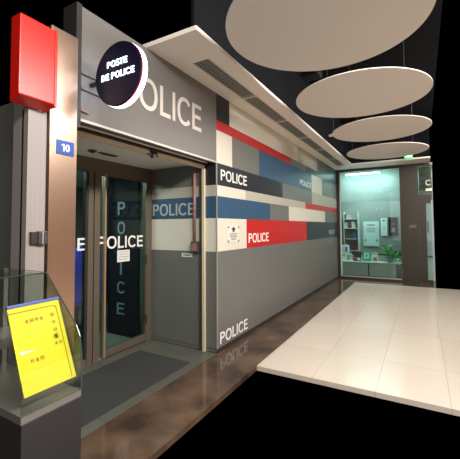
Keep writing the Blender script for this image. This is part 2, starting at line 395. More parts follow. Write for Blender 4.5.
# ------------------------------------------------------------------ glazed police entrance
YD = 1.105
D = Thing('door_1', None, None, (3.0, YD, 0.0), kind='structure')
D.box('door_frame', (3.445, 3.55, YD-0.03, YD+0.05, 0.0, 2.20), 'bronze', bevel=0.004)
D.box('door_frame', (1.45, 3.55, YD-0.03, YD+0.05, 2.20, 2.362), 'bronze', bevel=0.004)
bm = bmesh.new(); bx(bm, 2.515, 2.585, YD-0.03, YD+0.05, 0, 2.20); bx(bm, 2.588, 2.665, YD-0.045, YD+0.05, 0, 2.20)
D.part('mullion', bm, 'bronze')
dl = D.box('door_leaf', (2.745, 2.77, YD-0.03, YD+0.03, 0.01, 2.20), 'bronze_light')
D.box('bottom_rail', (2.77, 3.445, YD-0.02, YD+0.03, 0.012, 0.10), 'bronze', dl, bevel=0.003)
D.box('top_rail', (2.665, 3.445, YD-0.015, YD+0.025, 2.175, 2.20), 'bronze', dl)
D.box('pane', (2.665, 2.745, YD, YD+0.008, 0.02, 2.175), 'glass_door', dl)
D.box('pane', (2.77, 3.445, YD, YD+0.008, 0.10, 2.175), 'glass_door', dl)
bm = bmesh.new()
for z in (0.25, 1.05, 1.95): tube(bm, [(3.44, YD-0.035, z), (3.44, YD-0.035, z+0.12)], 0.012)
D.part('hinge', bm, 'dark_metal', dl, smooth=False)
W3 = Thing('window_3', None, None, (2.0, YD, 0.0), kind='structure')
W3.box('pane', (1.45, 2.515, YD, YD+0.008, 0.08, 2.20), 'glass_door')
W3.box('window_frame', (1.45, 2.515, YD-0.02, YD+0.04, 0.0, 0.08), 'bronze')
W3.box('window_frame', (2.49, 2.515, YD-0.02, YD+0.04, 0.08, 2.20), 'dark_metal')

# room behind the glass
sbox('wall_back', (1.35, 5.0, 4.0, 4.06, 0, 2.4), 'teal_wall')
sbox('wall_right', (4.96, 5.0, 1.16, 4.0, 0, 2.4), 'teal_wall')
sbox('ceiling', (1.35, 5.0, 1.16, 4.06, 2.40, 2.44), 'soffit')
sbox('wall_left', (1.35, 1.40, 1.16, 4.0, 0, 2.4), 'teal_wall')
l = bpy.data.lights.new('office_fill_light', 'AREA'); l.size = 0.6; l.energy = 34; l.color = (0.92, 1.0, 0.97)  # added lamp without a fitting, brightens the room behind the glass
o = bpy.data.objects.new('office_fill_light', l); COL.objects.link(o); o.location = (2.5, 1.75, 2.37)

# ------------------------------------------------------------------ wall lettering
def wall_text(s, x0, x1, z0, z1, label, m='lettering', weight=0.012, depth=0.002, y=0.0, group=None):
    bm = place(text_bm(s, x1-x0, z1-z0, depth, weight), (x0, y, z0), EX, EZ)
    o = obj('wall_lettering', bm, m, None, (x0, y, z0)); return tag(o, label, 'lettering', group)
wall_text('POLICE', 3.652, 4.390, 2.148, 2.292, 'white word POLICE on the black band at the near end of the striped wall')
wall_text('POLICE', 4.435, 5.180, 1.309, 1.453, 'white word POLICE on the big red band of the striped wall')
wall_text('POLICE', 6.90, 7.72, 2.44, 2.556, 'small pale word POLICE at the right end of the upper blue band', 'lettering')
wall_text('POLICE', 9.38, 10.10, 1.333, 1.450, 'small grey word POLICE at the far end of the dark slate band', 'letter_grey')
wall_text('POLICE', 3.618, 4.376, 0.085, 0.232, 'white word POLICE low on the grey wall just above the brown floor')
bm = place(text_bm('POLICE', 1.214, 0.31, 0.006, 0.0), (1.996, 0, 2.655), EX, EZ)
tag(obj('fascia_lettering', bm, 'letter_pale', None, (1.996, 0, 2.655)), 'largest word POLICE in pale letters on the grey fascia over the entrance', 'lettering')
bm = place(text_bm('POLICE', 0.715, 0.165, 0.002, 0.015), (3.55, 1.055, 1.705), NY, EZ)
tag(obj('wall_lettering', bm, 'letter_grey', None, (3.55, 1.055, 1.705)), 'grey word POLICE on the blue band inside the entrance recess', 'lettering')
bm = place(text_bm('POLICE', 3.405-2.672, 0.155, 0.001, 0.015), (2.672, YD-0.001, 1.290), EX, EZ)
for v in bm.verts: v.co.y = min(v.co.y, YD-0.0005)
tag(obj('glass_lettering', bm, 'lettering', None, (2.672, YD, 1.29)), 'white word POLICE stuck across the glass entrance door', 'lettering')
bm = place(text_bm('POLICE', 2.505-1.78, 0.145, 0.001, 0.015), (1.78, YD-0.001, 1.292), EX, EZ)
tag(obj('glass_lettering', bm, 'lettering', None, (1.78, YD, 1.292)), 'white lettering on the fixed glass beside the steel pillar, only its E showing', 'lettering')

# ------------------------------------------------------------------ things at the entrance
# notice on the door glass
t = Thing('door_notice', 'white paper notice taped to the glass door under the word POLICE', 'notice', (3.06, YD, 1.11))
t.box('paper', (2.962, 3.166, YD-0.004, YD-0.0005, 1.115, 1.262), 'paper')
bm = bmesh.new()
for k in range(4): bx(bm, 2.98, 3.15-0.03*(k == 3), YD-0.005, YD-0.004, 1.235-k*0.03, 1.241-k*0.03)
t.part('print', bm, 'ink')
# plaque on the wall
t = Thing('notice_plaque', 'pale square plaque with emblem and print on the cream panel beside the red band', 'plaque', (3.96, 0, 1.34))
t.box('plate', (3.80, 4.125, -0.008, 0.0, 1.34, 1.565), 'plaque', bevel=0.002)
bm = bmesh.new(); prism(bm, [(3.965, 1.55), (3.995, 1.535), (4.02, 1.525), (3.985, 1.495), (4.0, 1.478), (3.965, 1.485), (3.925, 1.478), (3.945, 1.495), (3.91, 1.525), (3.94, 1.535)], 1, -0.0105, -0.008)
t.part('emblem', bm, 'inkdark')
bm = bmesh.new()
for k, (a, b) in enumerate([(3.85, 4.08), (3.87, 4.06), (3.86, 4.07), (3.89, 4.04), (3.90, 4.03)]): bx(bm, a, b, -0.0100, -0.008, 1.452-k*0.02, 1.461-k*0.02)
t.part('print', bm, 'ink')
for x in (3.822, 4.103):
    for z in (1.36, 1.545):
        bm = bmesh.new(); prism(bm, circ(x, z, 0.014, 16), 1, -0.016, -0.008); t.part('stud', bm, 'ink')
# shutter: tan bottom rail under the fascia, guide at the side, lock
t = Thing('roller_shutter', 'raised roller shutter, tan bottom rail across the entrance top and pale side guide', 'shutter', (2.5, 0.22, 0))
t.box('bottom_rail', (1.50, 3.535, 0.17, 0.23, 2.300, 2.361), 'tan', bevel=0.008)
t.box('curtain_edge', (1.50, 3.535, 0.141, 0.17, 2.335, 2.361), 'dark_metal')
t.box('side_guide', (3.515, 3.549, 0.165, 0.203, 0.0, 2.30), 'guide', bevel=0.003)
t.box('guide_channel', (3.53, 3.549, 0.203, 0.25, 0.0, 2.30), 'box_dark')
bm = bmesh.new(); bx(bm, 2.54, 2.64, 0.155, 0.170, 2.305, 2.345); bx(bm, 2.575, 2.605, 0.150, 0.20, 2.27, 2.33); tube(bm, [(2.51, 0.18, 2.30), (2.67, 0.18, 2.295)], 0.010)
t.part('lock', bm, 'box_dark')
# conduit and box
t = Thing('conduit', 'brown conduit running down the recess wall to a small dark switch box', 'conduit', (3.52, 0.32, 1.2))
bm = bmesh.new(); tube(bm, [(3.530, 0.325, 2.361), (3.530, 0.325, 1.35)], 0.021, 12); t.part('pipe', bm, 'conduit', smooth=True)
for z in (2.2, 1.75):
    bm = bmesh.new(); bx(bm, 3.527, 3.55, 0.295, 0.355, z, z+0.02); t.part('clamp', bm, 'box_dark')
bx1 = t.box('switch_box', (3.49, 3.55, 0.25, 0.36, 1.225, 1.365), 'box_dark', bevel=0.008)
t.box('cover', (3.484, 3.49, 0.265, 0.345, 1.245, 1.345), 'conduit', bx1)
t = Thing('wall_label', 'small white label on the grey part of the recess wall', 'label', (3.55, 0.47, 1.17))
t.box('plate', (3.546, 3.55, 0.375, 0.545, 1.160, 1.208), 'paper')
bm = bmesh.new(); bx(bm, 3.545, 3.546, 0.41, 0.52, 1.177, 1.192); t.part('print', bm, 'inkdark')
# recess mat, ceiling fittings
bm = bmesh.new(); bx(bm, 1.75, 3.15, 0.12, 0.90, 0.0, 0.012)
tag(obj('entrance_mat', bm, 'mat', None, (2.4, 0.5, 0), bevel=0.003), 'dark entrance mat lying on the grey tiles before the glass door', 'mat')
t = Thing('ceiling_spotlight', 'small dark recessed fitting in the entrance ceiling near the pillar', 'fitting', (2.30, 0.76, 2.36))
bm = bmesh.new(); prism(bm, circ(2.31, 0.76, 0.045, 24), 2, 2.350, 2.362); t.part('ring', bm, 'box_dark')
bm = bmesh.new(); prism(bm, circ(2.31, 0.76, 0.022, 24), 2, 2.335, 2.350); t.part('lens', bm, 'dark_metal')
t = Thing('ceiling_grille', 'long dark slot fitting in the entrance ceiling over the door', 'fitting', (2.62, 0.72, 2.36))
bm = bmesh.new(); bx(bm, 2.40, 2.64, 0.74, 0.79, 2.352, 2.362); t.part('rim', bm, 'box_dark', bevel=0.004)
bm = bmesh.new(); bx(bm, 2.44, 2.60, 0.75, 0.78, 2.345, 2.352); t.part('slot', bm, 'dark_metal')

# indoor panel with vertical word
t = Thing('navy_panel', 'dark navy panel with the word POLICE running down it behind the glass door', 'panel', (3.48, 1.5, 0))
t.box('board', (3.462, 3.50, 1.25, 1.86, 0.0, 2.395), 'navy_panel')
for ch, (z0, z1) in zip('POLICE', [(1.735, 1.925), (1.455, 1.635), (1.17, 1.35), (0.865, 1.05), (0.60, 0.77), (0.30, 0.465)]):
    wd = 0.035 if ch == 'I' else 0.15; yc = 1.585
    bm = place(text_bm(ch, wd, z1-z0, 0.003, 0.0), (3.462, yc+wd/2, z0), NY, EZ); t.part('letter', bm, 'letter_blue')
# pale cabinet and blue chair inside
t = Thing('storage_cabinet', 'pale blue cabinet inside the office, seen as a strip through the door glass', 'cabinet', (3.9, 3.6, 0))
t.box('body', (3.50, 4.75, 3.45, 3.98, 0.03, 1.30), 'pale_blue', bevel=0.006)
t.box('door', (3.52, 4.11, 3.425, 3.45, 0.06, 1.27), 'pale_blue'); t.box('door', (4.13, 4.73, 3.425, 3.45, 0.06, 1.27), 'pale_blue')
bm = bmesh.new(); bx(bm, 3.55, 4.7, 3.5, 3.9, 0, 0.03); t.part('plinth', bm, 'dark_metal')
def office_chair(cx, cy):
    t = Thing('office_chair', 'royal blue high-backed chair behind the glass beside the pillar', 'chair', (cx, cy, 0))
    bm = bmesh.new(); bx(bm, cx-0.23, cx+0.23, cy-0.22, cy+0.22, 0.44, 0.53); t.part('seat', bm, 'chair_blue', bevel=0.03)
    bm = bmesh.new(); prism(bm, [(cx-0.22, 0.56), (cx+0.22, 0.56), (cx+0.24, 0.9), (cx+0.20, 1.25), (cx+0.12, 1.30), (cx-0.12, 1.30), (cx-0.20, 1.25), (cx-0.24, 0.9)], 1, cy-0.27, cy-0.21)
    t.part('backrest', bm, 'chair_blue', bevel=0.012)
    bm = bmesh.new(); tube(bm, [(cx, cy, 0.06), (cx, cy, 0.44)], 0.03); t.part('column', bm, 'dark_metal')
    bm = bmesh.new(); bx(bm, cx-0.03, cx+0.03, cy-0.24, cy-0.215, 0.45, 0.62); t.part('back_bracket', bm, 'dark_metal')
    for k in range(5):
        a = k*2*math.pi/5+.3; bm = bmesh.new(); tube(bm, [(cx, cy, 0.09), (cx+0.28*math.cos(a), cy+0.28*math.sin(a), 0.05)], [0.025, 0.015])
        lg = t.part('leg', bm, 'dark_metal')
        bm = bmesh.new(); e = (cx+0.28*math.cos(a), cy+0.28*math.sin(a)); tube(bm, [(e[0]-0.02, e[1], 0.027), (e[0]+0.02, e[1], 0.027)], 0.027, 12); t.part('castor', bm, 'dark_metal', lg)
office_chair(3.22, 2.25)

# ------------------------------------------------------------------ steel pillar with number plate, pale column, red sign
t = Thing('steel_pillar', 'tall brushed steel pillar carrying a blue number 10 plate', 'pillar', (1.45, 0, 0))
t.box('cladding', (1.345, 1.55, -0.05, 0.02, 0.0, 2.95), 'steel', bevel=0.003)
t.box('reveal', (1.55, 1.56, -0.03, 0.02, 0.0, 2.95), 'dark_metal')
t = Thing('number_plate', 'small blue enamel plate with white number 10 on the steel pillar', 'number plate', (1.458, -0.05, 2.06))
t.box('plate', (1.392, 1.524, -0.056, -0.05, 2.062, 2.162), 'number_blue', bevel=0.002)
bm = place(text_bm('10', 0.062, 0.052, 0.0015, 0.03), (1.427, -0.056, 2.086), EX, EZ); t.part('digits', bm, 'lettering')
t = Thing('shop_pilaster', 'pale grey pilaster of the neighbouring shop left of the steel pillar', 'pilaster', (1.26, 0, 0))
t.box('face', (1.20, 1.322, -0.05, 0.02, 0.0, 2.32), 'column', bevel=0.002)
t.box('groove', (1.322, 1.344, -0.02, 0.02, 0.0, 2.40), 'dark_metal')
lk = t.box('lock_box', (1.262, 1.322, -0.085, -0.05, 1.445, 1.53), 'box_dark', bevel=0.006)
t.box('lock_plate', (1.222, 1.262, -0.075, -0.05, 1.45, 1.525), 'dark_metal', lk)
t.box('lock_rim', (1.285, 1.292, -0.088, -0.085, 1.448, 1.527), 'alu', lk)
t = Thing('red_fascia_sign', 'red box sign hanging over the neighbouring shop at the left edge', 'sign', (1.25, -0.1, 2.3))
bm = bmesh.new(); prism(bm, [(-0.16, 2.352), (-0.06, 2.320), (-0.06, 2.85), (-0.16, 2.85)], 0, 1.08, 1.312)
t.part('box', bm, 'redsign', bevel=0.006)
t.box('edge_trim', (1.300, 1.316, -0.168, -0.06, 2.335, 2.85), 'redsign', bevel=0.003)
t.box('bracket', (1.22, 1.30, -0.06, 0.0, 2.40, 2.80), 'dark_metal')
sbox('wall_left', (1.20, 1.345, 0.0, 0.12, 0.0, 2.85), 'column')

# ------------------------------------------------------------------ glass display counter with yellow menu board
xl, xr = 0.74, 1.0
t = Thing('display_counter', 'glass-fronted display counter with steel shelf at the lower left', 'counter', (0.87, -0.6, 0))
t.box('base', (xl, xr, -0.88, -0.25, 0.0, 0.80), 'counter', bevel=0.004)
t.box('shelf', (xl, xr, -0.875, -0.27, 0.80, 0.83), 'counter_top')
prof = [(-0.604, 1.333), (-0.838, 1.108), (-0.866, 1.062), (-0.880, 0.99), (-0.880, 0.83)]
inn = [(-0.606, 1.325), (-0.831, 1.105), (-0.859, 1.060), (-0.873, 0.99), (-0.873, 0.83)]
bm = bmesh.new(); prism(bm, prof+inn[::-1], 0, xl, xr-0.008); t.part('front_glass', bm, 'glass_case')
bm = bmesh.new(); prism(bm, [(-0.27, 0.83), (-0.27, 1.325)]+inn[0:], 0, xr-0.008, xr-0.002); t.part('end_glass', bm, 'glass_case')
bm = bmesh.new(); bx(bm, xl, xr-0.008, -0.606, -0.27, 1.326, 1.333); t.part('top_glass', bm, 'glass_case')
bm = bmesh.new()
for a, b in zip(prof, prof[1:]): tube(bm, [(xr-0.003, a[0], a[1]), (xr-0.003, b[0], b[1])], 0.0032, 6)
tube(bm, [(xr-0.003, -0.604, 1.331), (xr-0.003, -0.27, 1.331)], 0.0025, 6); tube(bm, [(xl, -0.604, 1.331), (xr-0.003, -0.604, 1.331)], 0.0025, 6)
t.part('glass_edge', bm, 'glass_edge')
t.box('rear_post', (xr-0.03, xr-0.008, -0.27, -0.25, 0.80, 1.333), 'counter_top')
t.box('middle_shelf', (xl, xr-0.01, -0.60, -0.28, 1.02, 1.03), 'counter_top')
# menu board: leans inside the front glass
A = Vector((0.985, -0.718, 1.216)); Bv = Vector((0.985, -0.862, 0.885))
dn = (Bv-A).normalized(); wv = Vector((1, 0, 0)); nn = wv.cross(-dn).normalized()    # outward normal (towards -Y, up)
if nn.y > 0: nn = -nn
W_ = 0.225; H_ = (Bv-A).length
def onb(u, v, d=0.0): return A+wv*(u-W_)+dn*v+nn*d          # u from left edge, v down
def bq(bm, u0, u1, v0, v1, d0, d1):
    vs_ = [bm.verts.new(onb(u, v, d)) for u in (u0, u1) for v in (v0, v1) for d in (d0, d1)]
    for q in ((0, 1, 3, 2), (4, 6, 7, 5), (0, 4, 5, 1), (2, 3, 7, 6), (0, 2, 6, 4), (1, 5, 7, 3)): bm.faces.new([vs_[i] for i in q])
t = Thing('menu_board', 'bright yellow menu board with a red border leaning inside the glass counter', 'menu board', (0.9, -0.8, 0.84))
bm = bmesh.new(); bq(bm, 0, W_, 0, H_-0.004, -0.004, 0.0); t.part('board', bm, 'yellow')
bm = bmesh.new(); bq(bm, 0, W_+0.002, -0.009, 0.003, -0.006, 0.004); t.part('top_strip', bm, 'print_blue')
bm = bmesh.new(); bq(bm, 0.0, W_-0.032, 0.024, 0.027, 0, 0.0012); bq(bm, W_-0.020, W_-0.0175, 0.040, H_-0.01, 0, 0.0012)
for k in range(5):
    a0, a1 = math.pi/2*k/5, math.pi/2*(k+1)/5
    for s_ in (0, 1):
        pass
    c = lambda a: (W_-0.033+0.0145*math.sin(a), 0.0405-0.0145*math.cos(a))
    p, q = c(a0), c(a1); bq(bm, min(p[0], q[0]), max(p[0], q[0])+0.0015, min(p[1], q[1]), max(p[1], q[1])+0.0015, 0, 0.0012)
t.part('border', bm, 'print_red')
def glyph(bm, u, v, s, kind):
    w2 = s*0.16
    if kind == 0: # box shape
        bq(bm, u, u+s, v, v+w2, 0, .001); bq(bm, u, u+s, v+s-w2, v+s, 0, .001); bq(bm, u, u+w2, v, v+s, 0, .001); bq(bm, u+s-w2, u+s, v, v+s, 0, .001); bq(bm, u+.2*s, u+.8*s, v+.45*s, v+.45*s+w2, 0, .001)
    elif kind == 1:
        bq(bm, u, u+s, v+.2*s, v+.2*s+w2, 0, .001); bq(bm, u+.42*s, u+.42*s+w2, v, v+s, 0, .001); bq(bm, u+.1*s, u+.9*s, v+.6*s, v+.6*s+w2, 0, .001); bq(bm, u, u+s, v+s-w2, v+s, 0, .001)
    else:
        bq(bm, u, u+s, v+.1*s, v+.1*s+w2, 0, .001); bq(bm, u+.15*s, u+.15*s+w2, v+.1*s, v+s, 0, .001); bq(bm, u+.7*s, u+.7*s+w2, v+.1*s, v+s, 0, .001); bq(bm, u+.15*s, u+.8*s, v+.5*s, v+.5*s+w2, 0, .001)
bm = bmesh.new()
for k, v in enumerate((0.058, 0.092, 0.126)): glyph(bm, W_-0.052, v, 0.014, (0, 2, 0)[k])
for k in range(4): glyph(bm, W_-0.165+k*0.021, 0.062, 0.014, (1, 0, 2, 1)[k])
for k in range(3): glyph(bm, W_-0.175+k*0.021, 0.225, 0.014, (2, 1, 0)[k])
for k in range(2): glyph(bm, W_-0.06+k*0.02, 0.185, 0.013, (1, 0)[k])
t.part('print', bm, 'print_red')
bm = bmesh.new(); uc, vc = W_-0.048, 0.163
for k in range(5):
    a = k*math.pi/5
    du, dv = 0.014*math.cos(a), 0.014*math.sin(a); px, py = -0.0012*math.sin(a), 0.0012*math.cos(a)
    P4 = [(uc+du+px, vc+dv+py), (uc+du-px, vc+dv-py), (uc-du-px, vc-dv-py), (uc-du+px, vc-dv+py)]
    va = [bm.verts.new(onb(x, y, 0.0)) for x, y in P4]; vb = [bm.verts.new(onb(x, y, 0.0014)) for x, y in P4]
    bm.faces.new(va); bm.faces.new(vb[::-1])
    for i in range(4): bm.faces.new((va[i], va[(i+1) % 4], vb[(i+1) % 4], vb[i]))
t.part('star', bm, 'print_dark')

# ------------------------------------------------------------------ round projecting sign
cx, cy, cz, R_ = 1.66, -0.340, 2.663, 0.232
t = Thing('round_sign', 'round navy lit sign reading POSTE DE POLICE projecting from the fascia', 'sign', (cx, cy, cz))
bm = bmesh.new(); prism(bm, circ(cy, cz, R_), 0, cx, cx+0.012); f_ = t.part('face', bm, 'signface')
bm = bmesh.new(); prism(bm, circ(cy, cz, R_+0.003), 0, cx+0.010, cx+0.020); t.part('band', bm, 'signred')
bm = bmesh.new(); prism(bm, circ(cy, cz, R_+0.004), 0, cx+0.020, cx+0.062); t.part('rim', bm, 'signglow')
bm = bmesh.new(); prism(bm, circ(cy, cz, R_), 0, cx+0.062, cx+0.072); t.part('face', bm, 'signface')
bm = place(text_bm('POSTE', 0.205, 0.048, 0.003, 0.03), (cx, cy+0.105, cz+0.058), NY, EZ); t.part('letters', bm, 'signtext')
bm = place(text_bm('DE POLICE', 0.335, 0.048, 0.003, 0.03), (cx, cy+0.165, cz-0.030), NY, EZ); t.part('letters', bm, 'signtext')
bm = bmesh.new(); tube(bm, [(cx+0.045, cy+R_, cz), (cx+0.045, 0.0, cz)], 0.018); t.part('bracket', bm, 'dark_metal')
# metal arms left of the sign; the upper strip also models a blurry shadow
for z, lab in ((2.72, 'upper bracket arm with its blurry shadow built in, on the fascia left of the round sign'), (2.60, 'middle dark bracket arm on the fascia left of the round sign'), (2.43, 'small brown bracket stub at the lower left corner of the fascia')):
    w_ = 0.20 if z > 2.5 else 0.07
    bm = bmesh.new(); prism(bm, [(1.605, z), (1.605+w_, z-0.005), (1.605+w_, z+0.015), (1.605, z+0.02)], 1, -0.02, 0.0)
    tag(obj('bracket_arm', bm, 'w_midgrey' if z > 2.5 else 'conduit', None, (1.605, 0, z)), lab, 'bracket')

# ------------------------------------------------------------------ soffit air grilles
joints = [2.75, 3.90, 5.07, 6.24, 7.41, 8.58, 9.68]
names = ['nearest grille section over the fascia end', 'second grille section, over the red stripe', 'third grille section along the soffit', 'fourth grille section along the soffit', 'fifth grille section, next to last', 'farthest grille section, nearest the shop window']
for i, (a, b) in enumerate(zip(joints, joints[1:])):
    t = Thing('air_grille', 'grey slatted air grille in the white soffit, '+names[i], 'air grille', (a, -0.295, 3.25), 'air grilles in the soffit')
    t.box('end_bar', (a, a+0.022, -0.395, -0.195, 3.248, 3.285), 'white'); t.box('end_bar', (b-0.004, b, -0.395, -0.195, 3.248, 3.285), 'white')
    for k in range(5):
        y = -0.388+k*0.040
        bm = bmesh.new(); prism(bm, [(y, 3.252), (y+0.022, 3.252), (y+0.026, 3.266), (y+0.004, 3.266)], 0, a+0.022, b-0.004); t.part('slat', bm, 'slat')
    bm = bmesh.new(); bx(bm, a, b, -0.395, -0.195, 3.285, 3.292); t.part('back_plate', bm, 'grille_back')

# ------------------------------------------------------------------ ceiling discs and fittings
ZD = 3.30
lab = ['round white ceiling disc nearest the camera, cut by the top edge', 'largest-looking round white ceiling disc, second from the near end',
       'third round white ceiling disc, beside the small spotlight', 'farthest round white ceiling disc, above the green exit sign']
proto = None
for i, (x, y, sc) in enumerate([(2.89, -1.52, 1.0), (4.78, -1.54, 1.0), (6.64, -1.60, 0.968), (8.66, -1.54, 1.03)]):
    if proto is None:
        t = Thing('ceiling_disc', lab[i], 'ceiling disc', (x, y, ZD), 'round acoustic ceiling discs'); proto = t.o
        bm = bmesh.new(); prism(bm, circ(x, y, 0.855, 96), 2, ZD, ZD+0.012)
        t.part('panel', bm, 'disc')
        for k in range(3):
            a = 2*math.pi*k/3+.4; bm = bmesh.new(); p = (x+0.55*math.cos(a), y+0.55*math.sin(a)); tube(bm, [(p[0], p[1], ZD+0.012), (p[0], p[1], 4.1)], 0.004, 6); t.part('hanger', bm, 'dark_metal')
    else:
        c = copy_tree(proto); c.location = (x, y, ZD); c.scale = (sc, sc, 1); c['label'] = lab[i]
t = Thing('ceiling_unit', 'dark grey rectangular unit in the ceiling void between two discs', 'ceiling unit', (5.27, -0.68, 4.0))
t.box('casing', (5.05, 5.50, -0.86, -0.56, 4.0, 4.10), 'dark_metal', bevel=0.006)
bm = bmesh.new(); bx(bm, 5.22, 5.24, -0.84, -0.58, 3.99, 4.0); bx(bm, 5.10, 5.20, -0.80, -0.62, 3.995, 4.0); t.part('cover', bm, 'void')
def spot(x, y, label, m, s=1.0):
    t = Thing('ceiling_spotlight', label, 'spotlight', (x, y, 3.45), None)
    bm = bmesh.new(); tube(bm, [(x, y, 3.50), (x, y, 4.1)], 0.008, 8); t.part('rod', bm, 'dark_metal')
    bm = bmesh.new(); tube(bm, [(x-0.02, y-0.10*s, 3.46), (x, y, 3.48), (x+0.02, y+0.10*s, 3.47)], [0.035*s, 0.04*s, 0.03*s], 14); t.part('lamp_head', bm, m, smooth=False)
    bm = bmesh.new(); bx(bm, x-0.012, x+0.012, y-0.012, y+0.012, 3.48, 3.53); t.part('yoke', bm, 'dark_metal')
spot(7.15, -0.66, 'small cream spotlight hanging by the third ceiling disc', 'tan', 0.9)
spot(9.50, -0.64, 'small dark spotlight hanging by the farthest ceiling disc', 'slat', 0.55)
# exit sign
t = Thing('exit_sign', 'small green lit exit sign hanging under the soffit before the shop', 'exit sign', (9.65, -1.87, 3.27))
t.box('housing', (9.64, 9.68, -2.075, -1.885, 3.285, 3.362), 'exit', bevel=0.004)
bm = bmesh.new(); bx(bm, 9.636, 9.64, -2.05, -1.92, 3.305, 3.348); t.part('pictogram', bm, 'exit_white')
bm = bmesh.new(); bx(bm, 9.68, 9.742, -2.0, -1.96, 3.31, 3.35); t.part('bracket', bm, 'dark_metal')

# ------------------------------------------------------------------ shop window contents
t = Thing('display_cabinet', 'grey two-door cabinet with a pale top under the shop window', 'cabinet', (10.7, -0.85, 0))
t.box('carcass', (10.56, 10.95, -1.70, 0.02, 0.06, 0.47), 'dark_metal')
t.box('door', (10.545, 10.56, -0.825, 0.02, 0.09, 0.46), 'cab', bevel=0.002); t.box('door', (10.545, 10.56, -1.56, -0.860, 0.09, 0.46), 'cab', bevel=0.002)
t.box('plinth', (10.58, 10.93, -1.70, 0.02, 0.0, 0.06), 'dark_metal')
t.box('top', (10.53, 10.97, -1.71, 0.03, 0.47, 0.495), 'ledge', bevel=0.003)
t = Thing('tube_light', 'long cyan-white tube light at the top of the shop window', 'light', (10.62, -0.7, 3.1))
t.box('housing', (10.64, 10.70, -1.22, -0.22, 3.14, 3.20), 'shop_white')
t.box('tube', (10.64, 10.70, -1.20, -0.24, 3.10, 3.135), 'tube')
for (yy, lx, en) in ((-0.8, 10.66, 6), (-0.8, 11.6, 55)):
    l = bpy.data.lights.new('shop_light', 'AREA'); l.shape = 'RECTANGLE'; l.size = 0.2; l.size_y = 1.3; l.energy = en; l.color = (0.84, 0.99, 1.0)
    o = bpy.data.objects.new('shop_light', l); COL.objects.link(o); o.location = (lx, yy, 3.08); o.rotation_euler = (0, -0.7 if lx < 11 else 0, 0)
l = bpy.data.lights.new('shop_light', 'AREA'); l.size = 0.26; l.energy = 3.5; l.color = (0.9, 1.0, 0.97)
o = bpy.data.objects.new('shop_light', l); COL.objects.link(o); o.location = (10.83, -2.35, 3.12)
l = bpy.data.lights.new('shop_light', 'AREA'); l.shape = 'RECTANGLE'; l.size = 0.1; l.size_y = 1.5; l.energy = 13; l.color = (0.88, 1.0, 1.0)
o = bpy.data.objects.new('shop_light', l); COL.objects.link(o); o.location = (10.57, -0.85, 3.14); o.rotation_euler = (0, -0.08, 0)
# desk behind the window
t = Thing('desk', 'pale desk with a dark top edge standing behind the display cabinet', 'desk', (11.3, -0.8, 0))
t.box('top', (11.10, 11.60, -1.72, 0.10, 0.66, 0.70), 'dark_metal')
for y in (-1.68, -0.80, 0.06): t.box('side_panel', (11.14, 11.56, y-0.02, y+0.02, 0, 0.66), 'shop_white')
t.box('front_panel', (11.12, 11.14, -1.66, 0.04, 0.05, 0.66), 'shop_white')
# bookshelf at the back
XB = 12.0
t = Thing('bookshelf', 'open wall shelf of books at the left of the shop interior', 'bookshelf', (XB, -0.15, 0))
t.box('side_panel', (XB, XB+0.299, -0.36, -0.34, 0, 2.04), 'shop_white'); t.box('side_panel', (XB, XB+0.299, 0.10, 0.12, 0, 2.04), 'shop_white'); t.box('back_panel', (XB+0.286, XB+0.299, -0.34, 0.10, 0, 2.04), 'shop_grey')
levels = [0.72, 1.12, 1.48, 1.80]
for z in levels+[0.3]: t.box('shelf', (XB, XB+0.285, -0.34, 0.10, z-0.02, z), 'shop_white')
cols_txt = ['dark red', 'blue', 'pale', 'black', 'brown', 'white', 'maroon']
random.seed(3)
for si, z in enumerate(levels):
    y = 0.09; n = [9, 7, 7, 4][si]; k = 0
    while k < n and y > -0.27:
        th = random.uniform(0.035, 0.062); hh = random.uniform(0.19, 0.27) if si < 2 else random.uniform(0.16, 0.24)
        if si == 3: hh *= 0.7
        ci = random.randrange(7)
        bm = bmesh.new(); bx(bm, XB+0.04, XB+0.22, y-th, y-0.002, z, z+hh)
        tag(obj('book', bm, 'book%d' % ci, None, (XB+0.13, y-th/2, z), bevel=0.002),
            '%s-spined book on the %s shelf of the bookshelf, number %d from its left' % (cols_txt[ci], ['bottom', 'second lowest', 'third lowest', 'top'][si], k+1), 'book', 'books on the shop bookshelf')
        y -= th+0.001; k += 1
# framed things on the back wall
def framed(name, label, cat, y0, y1, z0, z1, mf, mi_, inner=None, x=12.3):
    t = Thing(name, label, cat, (x, (y0+y1)/2, z0))
    t.box('frame', (x-0.03, x, y0, y1, z0, z1), mf, bevel=0.003)
    t.box('sheet', (x-0.033, x-0.03, y0+0.03, y1-0.03, z0+0.03, z1-0.03), mi_)
    if inner:
        bm = bmesh.new()
        for a in inner: bx(bm, x-0.035, x-0.033, *a)
        t.part('print', bm, 'ink')
    return t
framed('poster', 'white printed poster in the middle of the shop interior', 'poster', -0.97, -0.48, 0.86, 1.70, 'shop_white', 'shop_white',
       [(-0.85, -0.60, 1.56, 1.60), (-0.88, -0.57, 1.46, 1.48), (-0.88, -0.57, 1.40, 1.42), (-0.86, -0.6, 1.34, 1.36), (-0.93, -0.88, 1.02, 1.10), (-0.57, -0.52, 1.02, 1.10)])
framed('framed_picture', 'dark framed picture at the right of the shop interior', 'picture', -1.56, -1.26, 1.22, 1.84, 'inkdark', 'navy_panel', [(-1.46, -1.36, 1.35, 1.48), (-1.47, -1.35, 1.6, 1.62)])
framed('notice_sheet', 'narrow pale notice sheet between the poster and the dark picture', 'notice', -1.22, -1.04, 1.22, 1.80, 'paper', 'shop_white', [(-1.17, -1.09, 1.70, 1.76), (-1.18, -1.08, 1.5, 1.51), (-1.18, -1.08, 1.44, 1.45)])
